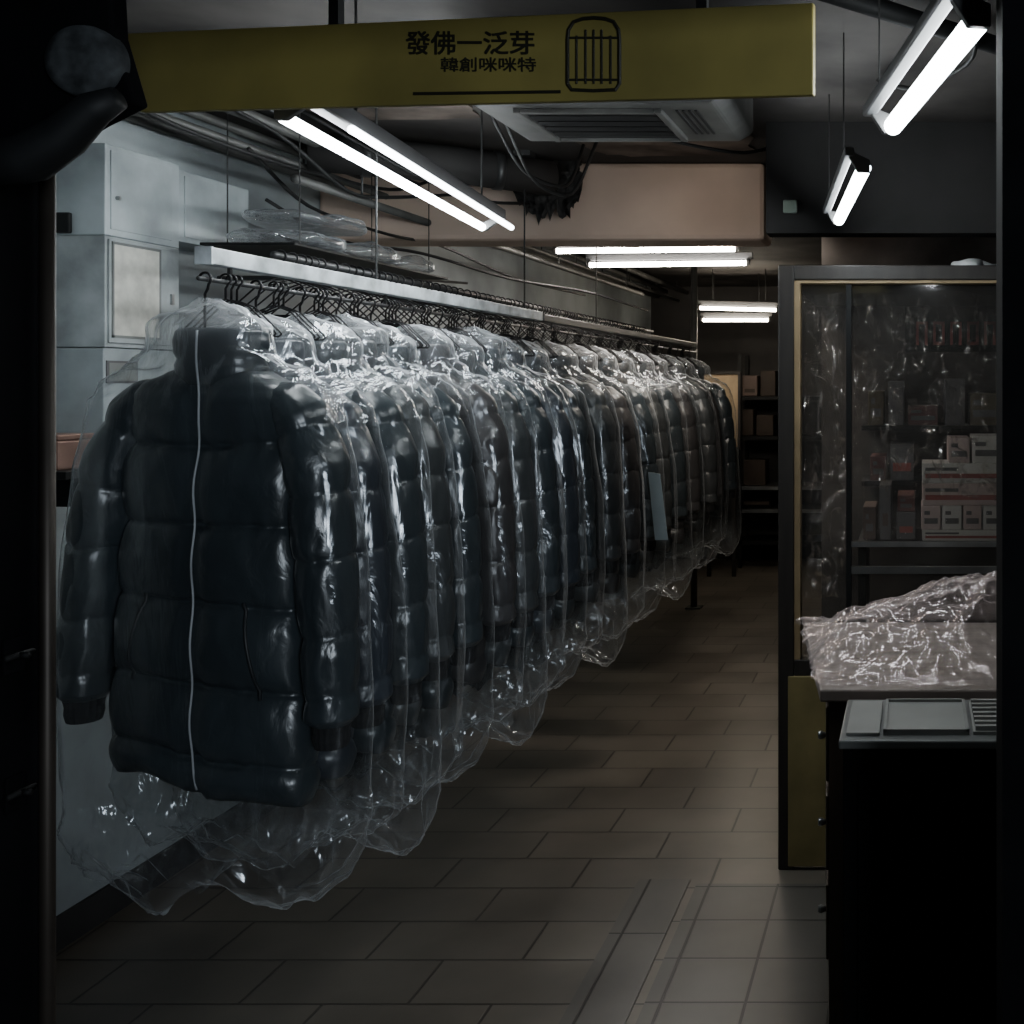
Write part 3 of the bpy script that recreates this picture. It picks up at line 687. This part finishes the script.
for x in (rx0, rx1-.03):
    for y in (9.0,9.37): MB().box(x,x+.03,y,y+.03,0,1.75).build('post', M['blackmetal'], t)
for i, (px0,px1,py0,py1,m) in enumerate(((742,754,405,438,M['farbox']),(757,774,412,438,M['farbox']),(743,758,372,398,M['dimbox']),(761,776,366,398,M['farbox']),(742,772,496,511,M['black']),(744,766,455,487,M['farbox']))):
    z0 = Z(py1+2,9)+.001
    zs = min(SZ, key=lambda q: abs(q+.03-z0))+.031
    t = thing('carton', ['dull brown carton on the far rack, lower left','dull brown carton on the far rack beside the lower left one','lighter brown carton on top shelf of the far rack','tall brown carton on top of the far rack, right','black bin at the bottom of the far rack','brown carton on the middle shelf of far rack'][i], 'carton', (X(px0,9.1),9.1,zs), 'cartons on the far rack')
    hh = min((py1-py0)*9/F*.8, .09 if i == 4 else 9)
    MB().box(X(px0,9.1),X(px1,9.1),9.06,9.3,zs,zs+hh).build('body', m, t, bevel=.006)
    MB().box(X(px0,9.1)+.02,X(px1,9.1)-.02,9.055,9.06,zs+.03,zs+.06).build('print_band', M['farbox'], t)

# ------------------------------------------------------------------ right booth
D = 3.4
bx0 = X(778,D); bx1 = WR-.02
bt = thing('glazed_partition', 'dark wood glazed partition with tan edge and ochre base, right of the aisle', 'partition', (bx0,D,0))
ztop = Z(265,D)
MB().box(bx0, X(794,D), D, D+.07, 0, ztop).build('post', M['woodframe'], bt, bevel=.004)
MB().box(X(794,D), bx1, D, D+.07, Z(280,D), ztop).build('top_rail', M['woodframe'], bt, bevel=.004)
MB().box(X(794,D), X(800,D), D+.005, D+.06, Z(660,D), Z(280,D)).build('edge_strip', M['tan'], bt)
MB().box(X(800,D), bx1, D+.005, D+.06, Z(283,D), Z(280,D)).build('edge_strip', M['tan'], bt)
MB().box(X(794,D), bx1, D, D+.07, Z(676,D), Z(660,D)).build('sill', M['woodframe'], bt, bevel=.003)
MB().box(X(788,D), X(850,D), D-.004, D+.05, .012, Z(676,D)).build('base_panel', M['ochre'], bt, bevel=.003)
MB().box(X(850,D), bx1, D, D+.05, .012, Z(676,D)).build('base_panel', M['woodframe'], bt, bevel=.003)
MB().box(X(846,D), X(851,D), D+.01, D+.05, Z(615,D), Z(284,D)).build('mullion', M['blackmetal'], bt)
MB().box(X(851,D), bx1, D+.02, D+.04, Z(548,D), Z(543,D)).build('cross_bar', M['steel'], bt)
MB().box(X(851,D), bx1, D+.02, D+.04, Z(575,D), Z(568,D)).build('cross_bar', M['steel'], bt)
MB().box(X(801,D), X(846,D), D+.028, D+.033, Z(660,D), Z(284,D)).build('pane', M['glass'], bt)
MB().box(X(851,D), bx1, D+.028, D+.033, Z(660,D), Z(284,D)).build('pane', M['glass'], bt)
tag(MB().box(bx0, bx1, D+.075, 4.75, ztop-.03, ztop).build('booth_roof', M['blackmetal']), 'flat black roof board behind the top of the glazed partition', 'roof board')
struct('wall_booth', MB().box(bx0+.02, bx1, 4.75, 4.82, 0, CH), M['wall3'])
for i, (px0,px1,h) in enumerate(((952,985,.035),(968,1030,.055))):
    tag(bundle(3.67+i*.26, 3.9+i*.3, X(px0,3.7), X(px1,3.7), ztop, h+.02, 40+i*9).build('folded_cloth', M['cloth'], smooth=True), ['small folded white cloth on the booth roof, nearer one','larger folded white cloth on booth roof, farther one'][i], 'cloth', 'folded cloths on the booth roof')
t = thing('poster', 'dark poster with reddish marks on the wall inside the booth', 'poster', P(955,352,4.7))
a, b = P(905,306,4.72), P(1030,352,4.72)
MB().box(a.x,b.x,4.72,4.75,b.z,a.z).build('backing', M['blackmetal'], t)
mb = MB()
for i, px in enumerate((916,933,950,967,984,1001)):
    c0 = P(px,345,4.718)
    mb.box(c0.x,c0.x+.012,4.714,4.72,c0.z,c0.z+.10); mb.box(c0.x+.038,c0.x+.05,4.714,4.72,c0.z,c0.z+.10)
    if i % 2: mb.box(c0.x,c0.x+.05,4.714,4.72,c0.z,c0.z+.014)
    mb.box(c0.x,c0.x+.05,4.714,4.72,c0.z+.088,c0.z+.10)
mb.build('red_marks', M['redink'], t)
d1 = 4.0
zs = Z(541,d1)
t = thing('booth_shelf', 'black shelf inside the booth carrying small cartons', 'shelf', (X(900,d1),d1,0))
MB().box(X(858,d1), bx1-.02, d1-.02, d1+.35, zs-.02, zs).build('board', M['blackmetal'], t)
MB().box(X(858,d1), X(858,d1)+.03, d1, d1+.3, 0, zs-.02).build('leg', M['blackmetal'], t)
MB().box(bx1-.06, bx1-.03, d1, d1+.3, 0, zs-.02).build('leg', M['blackmetal'], t)
def carton(label, px0, px1, z0, h, m, ink, dd=0, group='cartons on the booth shelf', dist=None):
    q = dist or d1
    x0, x1 = X(px0,q), X(px1,q)
    t = thing('carton', label, 'carton', ((x0+x1)/2,q+dd,z0), group)
    MB().box(x0+.001,x1-.001,q+dd,q+dd+.2,z0,z0+h).build('body', m, t, bevel=.003)
    MB().box(x0+.012,x1-.012,q+dd-.0015,q+dd+.001,z0+h*.25,z0+h*.48).build('print_band', ink, t)
    MB().box(x0+.012,x0+(x1-x0)*.45,q+dd-.0015,q+dd+.001,z0+h*.62,z0+h*.78).build('print_band', M['greyink'], t)
u = d1/F
z = zs
carton('long flat white carton at the bottom of the booth stack', 922,1004, z, 11*u, M['white'], M['redink']); z += 11*u+.001
for i, (p0,p1) in enumerate(((921,941),(942,962),(963,982),(983,1003))):
    carton(['leftmost','second from left','third from left','rightmost'][i]+' of the four small cartons in the lower row of booth stack', p0,p1, z, 24*u, M['white'] if i % 2 else M['pinkcard'], M['greyink'])
z += 24*u+.001
carton('long pinkish carton with red band above the four small ones', 922,1003, z, 22*u, M['pinkcard'], M['redink']); z += 22*u+.001
carton('long white carton second from top in the booth stack', 922,1003, z, 20*u, M['white'], M['redink']); z += 20*u+.001
carton('small pink carton on top of the booth stack, left one', 948,970, z, 25*u, M['pinkcard'], M['greyink'])
carton('small white carton on top of the booth stack, right one', 972,1003, z, 27*u, M['white'], M['greyink'])
for i, (p0,p1,h,m,ink,lab) in enumerate(((862,876,.12,M['dimbox'],M['greyink'],'dull brown carton at the left end of the booth shelf'),(879,891,.20,M['greyink'],M['dimbox'],'tall grey carton left of the white booth stack'),(896,916,.10,M['greyink'],M['redink'],'low grey carton with red band beside the white booth stack'))):
    carton(lab, p0, p1, zs, h, m, ink, .04)
carton('dull red carton lying on the low grey carton beside the booth stack', 897, 915, zs+.101, .06, M['redbox'], M['greyink'], .05)
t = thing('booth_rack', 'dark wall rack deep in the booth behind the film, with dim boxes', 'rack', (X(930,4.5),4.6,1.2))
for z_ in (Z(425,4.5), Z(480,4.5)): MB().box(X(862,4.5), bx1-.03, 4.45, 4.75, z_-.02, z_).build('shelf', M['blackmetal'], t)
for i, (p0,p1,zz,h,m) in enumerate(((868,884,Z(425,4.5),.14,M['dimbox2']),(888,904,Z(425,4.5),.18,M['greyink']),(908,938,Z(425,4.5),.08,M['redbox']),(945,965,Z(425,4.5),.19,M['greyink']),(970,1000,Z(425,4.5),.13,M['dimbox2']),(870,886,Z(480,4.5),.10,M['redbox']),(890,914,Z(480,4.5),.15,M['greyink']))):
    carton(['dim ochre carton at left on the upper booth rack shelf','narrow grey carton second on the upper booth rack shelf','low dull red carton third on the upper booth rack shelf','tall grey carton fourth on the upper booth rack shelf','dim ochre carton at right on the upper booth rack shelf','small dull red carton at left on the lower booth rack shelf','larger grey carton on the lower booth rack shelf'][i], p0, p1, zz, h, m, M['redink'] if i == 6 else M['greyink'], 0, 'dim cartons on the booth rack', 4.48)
def film(px0, px1, py0, py1, d, sd, label):
    mb = MB(); n, m_ = 120, 100; rings = []
    for j in range(m_+1):
        z = Z(py0,d)+(Z(py1,d)-Z(py0,d))*j/m_; r = []
        for i in range(n+1):
            x = X(px0,d)+(X(px1,d)-X(px0,d))*i/n
            q = 1-2*abs(nz(x*10+sd, 2.2, z*1.8)); q2 = 1-2*abs(nz(x*18+sd, 9, z*14))
            r.append(Vector((x, d+.02+.036*q+.030*q2, z+.02*nz(x*5,1,sd))))
        rings.append(r)
    mb.loft(rings, cap=False, closed=False)
    tag(mb.build('film_curtain', M['curtain'], smooth=True), label, 'film', 'films hanging in the booth')
film(853, 1040, 292, 500, 3.70, 0, 'wide crinkled clear film hanging behind the right partition glass')
film(803, 844, 292, 600, 3.62, 31, 'narrow crinkled film hanging behind the left partition pane')
tag(MB().box(X(783,3.54),X(797,3.54),3.535,3.55,Z(213,3.54),Z(200,3.54)).build('wall_plate', M['green'], bevel=.004), 'small pale green plate on the dark panel above the partition', 'plate')

# ------------------------------------------------------------------ counters
FLx, FLy, BLx, BLy = -.187, 2.165, -.283, 2.78
tb = thing('work_table', 'brown drawer table with pale worktop, under the crumpled plastic sheet', 'table', (.3,2.45,0))
MB().prism([(FLx,FLy,.875),(1.2,FLy,.875),(1.2,BLy,.875),(BLx,BLy,.875)], (0,0,.025)).build('top', M['top'], tb, bevel=.004)
f0 = Vector((X(829,2.19),2.19,0)); b0 = Vector((X(828,2.76),2.76,0))
MB().prism([f0, (1.18,2.19,0), (1.18,2.76,0), b0], (0,0,.875)).build('body', M['wood'], tb)
ed = (b0-f0).normalized(); nn = Vector((-ed.y, ed.x, 0))
for i, z in enumerate((.70,.52,.34)):
    s0 = f0+ed*.03
    dr = MB().prism([s0+Vector((0,0,z)), s0+ed*.48+Vector((0,0,z)), s0+ed*.48+Vector((0,0,z+.15)), s0+Vector((0,0,z+.15))], nn*.006).build('drawer', M['wood'], tb, bevel=.002)
    kc = s0+ed*.06+nn*.006+Vector((0,0,z+.075))
    MB().tube([kc, kc+nn*.010, kc+nn*.016], [.005,.009,.007], 10).build('knob', M['steel'], dr, smooth=True)
ct = thing('front_counter', 'black front counter with grey top at the lower right', 'counter', (.15,1.95,0))
cx0 = X(840,1.86)
MB().box(cx0+.004, .55, 1.87, 2.09, 0, .885).build('body', M['black'], ct, bevel=.003)
MB().box(cx0-.002, .56, 1.855, 2.10, .885, .9).build('top', M['ctop'], ct, bevel=.003)
MB().box(cx0+.03, .5, 1.864, 1.87, .1, .84).build('front_panel', M['black'], ct, bevel=.002)
tag(MB().box(X(847,1.9),X(880,1.9),1.88,2.07,.9,.906).build('paper_pad', M['trayp'], bevel=.001), 'pale paper pad at the left end of the front counter', 'paper pad')
t = thing('flat_tray', 'flat grey tray in the middle of the front counter', 'tray', (X(925,1.95),1.97,.9))
tx0, tx1 = X(884,1.93), X(968,1.93)
MB().box(tx0,tx1,1.885,2.07,.9,.905).build('base', M['trayp'], t)
mb = MB()
for q in ((tx0,tx0+.005,1.885,2.07),(tx1-.005,tx1,1.885,2.07),(tx0,tx1,1.885,1.89),(tx0,tx1,2.065,2.07)): mb.box(*q,.905,.910)
mb.build('rim', M['trayp'], t)
t = thing('ribbed_rack', 'small ribbed pale rack at the right end of front counter', 'rack', (X(985,1.95),1.97,.9))
rx0 = X(972,1.93)
MB().box(rx0,rx0+.09,1.885,2.07,.9,.906).build('base', M['trayp'], t)
mb = MB()
for i in range(7): mb.box(rx0+.004,rx0+.086,1.89+i*.026,1.90+i*.026,.906,.914)
mb.build('ribs', M['trayp'], t)
mb = MB(); rings = []; n, m_ = 230, 180
for j in range(m_+1):
    y = 2.165+.60*j/m_; r = []
    xl = FLx+(BLx-FLx)*(y-FLy)/(BLy-FLy)-.01
    for i in range(n+1):
        x = xl+(.62-xl)*i/n
        dx, dy = x-.19, y-2.50
        rr_ = math.hypot(dx/.44, dy/.46)
        ang = math.atan2(dy, dx)+.35*nz(x*5,y*5,2)
        pk = .125*max(0,1-rr_)**1.15
        rad = (1-2*abs(math.sin(ang*3.5+.6)))*.018*min(1,rr_*1.6)*max(0,1.15-rr_*.7)
        h = .030+pk+rad
        h += .016*(1-2.2*abs(nz(x*7+y*2+3, y*7-x, 1.5)))+.013*(1-2.2*abs(nz(x*14, y*14+4, 2.5)))+.006*(1-2.2*abs(nz(x*28,y*28,0)))
        edge = min(1, min(j*.45, (m_-j)*.6, i)/24)**.8
        wob = .020*nz(y*14,3,0)*(i < 6)
        fl = .0035*(1-2*abs(nz(x*22,y*22,7)))
        r.append(Vector((x+wob, y+.016*nz(x*12,7,0)*(j < 6), max(.9035, .907+max(h,.004)*edge+fl))))
    rings.append(r)
mb.loft(rings, cap=False, closed=False)
tag(mb.build('plastic_sheet', M['sheet'], smooth=True), 'crumpled clear plastic sheet heaped on the worktable', 'plastic sheet')

# ------------------------------------------------------------------ lights, world, camera
def area(name, loc, to, e, size, col):
    la = bpy.data.lights.new(name,'AREA'); la.energy = e; la.size = size; la.color = col
    lo = bpy.data.objects.new(name, la); C.objects.link(lo); lo.location = loc
    lo.rotation_euler = (Vector(to)-Vector(loc)).to_track_quat('-Z','Y').to_euler()
w = bpy.data.worlds.new('night'); S.world = w; w.use_nodes = True
bg = w.node_tree.nodes['Background']; bg.inputs[0].default_value = (.55,.75,.9,1); bg.inputs[1].default_value = .022
area('front_fill', (1.75,-2.1,1.55), (-1.2,2.3,1.35), 80, .9, (.80,.9,1))  # added soft fill from behind the camera, brightens sign and front jackets
area('aisle_fill', (-.72,4.62,2.26), (-1.15,4.9,1.0), 14, .4, (1,.90,.78))  # added fill hidden behind the beam, lifts the mid-row jackets; no fitting there
area('soffit_fill', (-.80,3.72,2.26), (-.85,4.2,2.10), .55, .3, (1,.86,.72))  # added warm fill aimed at the beam front, no lamp modelled here
cam = bpy.data.cameras.new('camera'); co = bpy.data.objects.new('camera', cam); C.objects.link(co)
co.location = (0,0,EZ); co.rotation_euler = (PI/2,0,0)
cam.sensor_width = 36; cam.lens = 36*F/1024; cam.shift_x = -(VX-512)/1024; cam.shift_y = -(512-VY)/1024; cam.clip_start = .05
S.camera = co
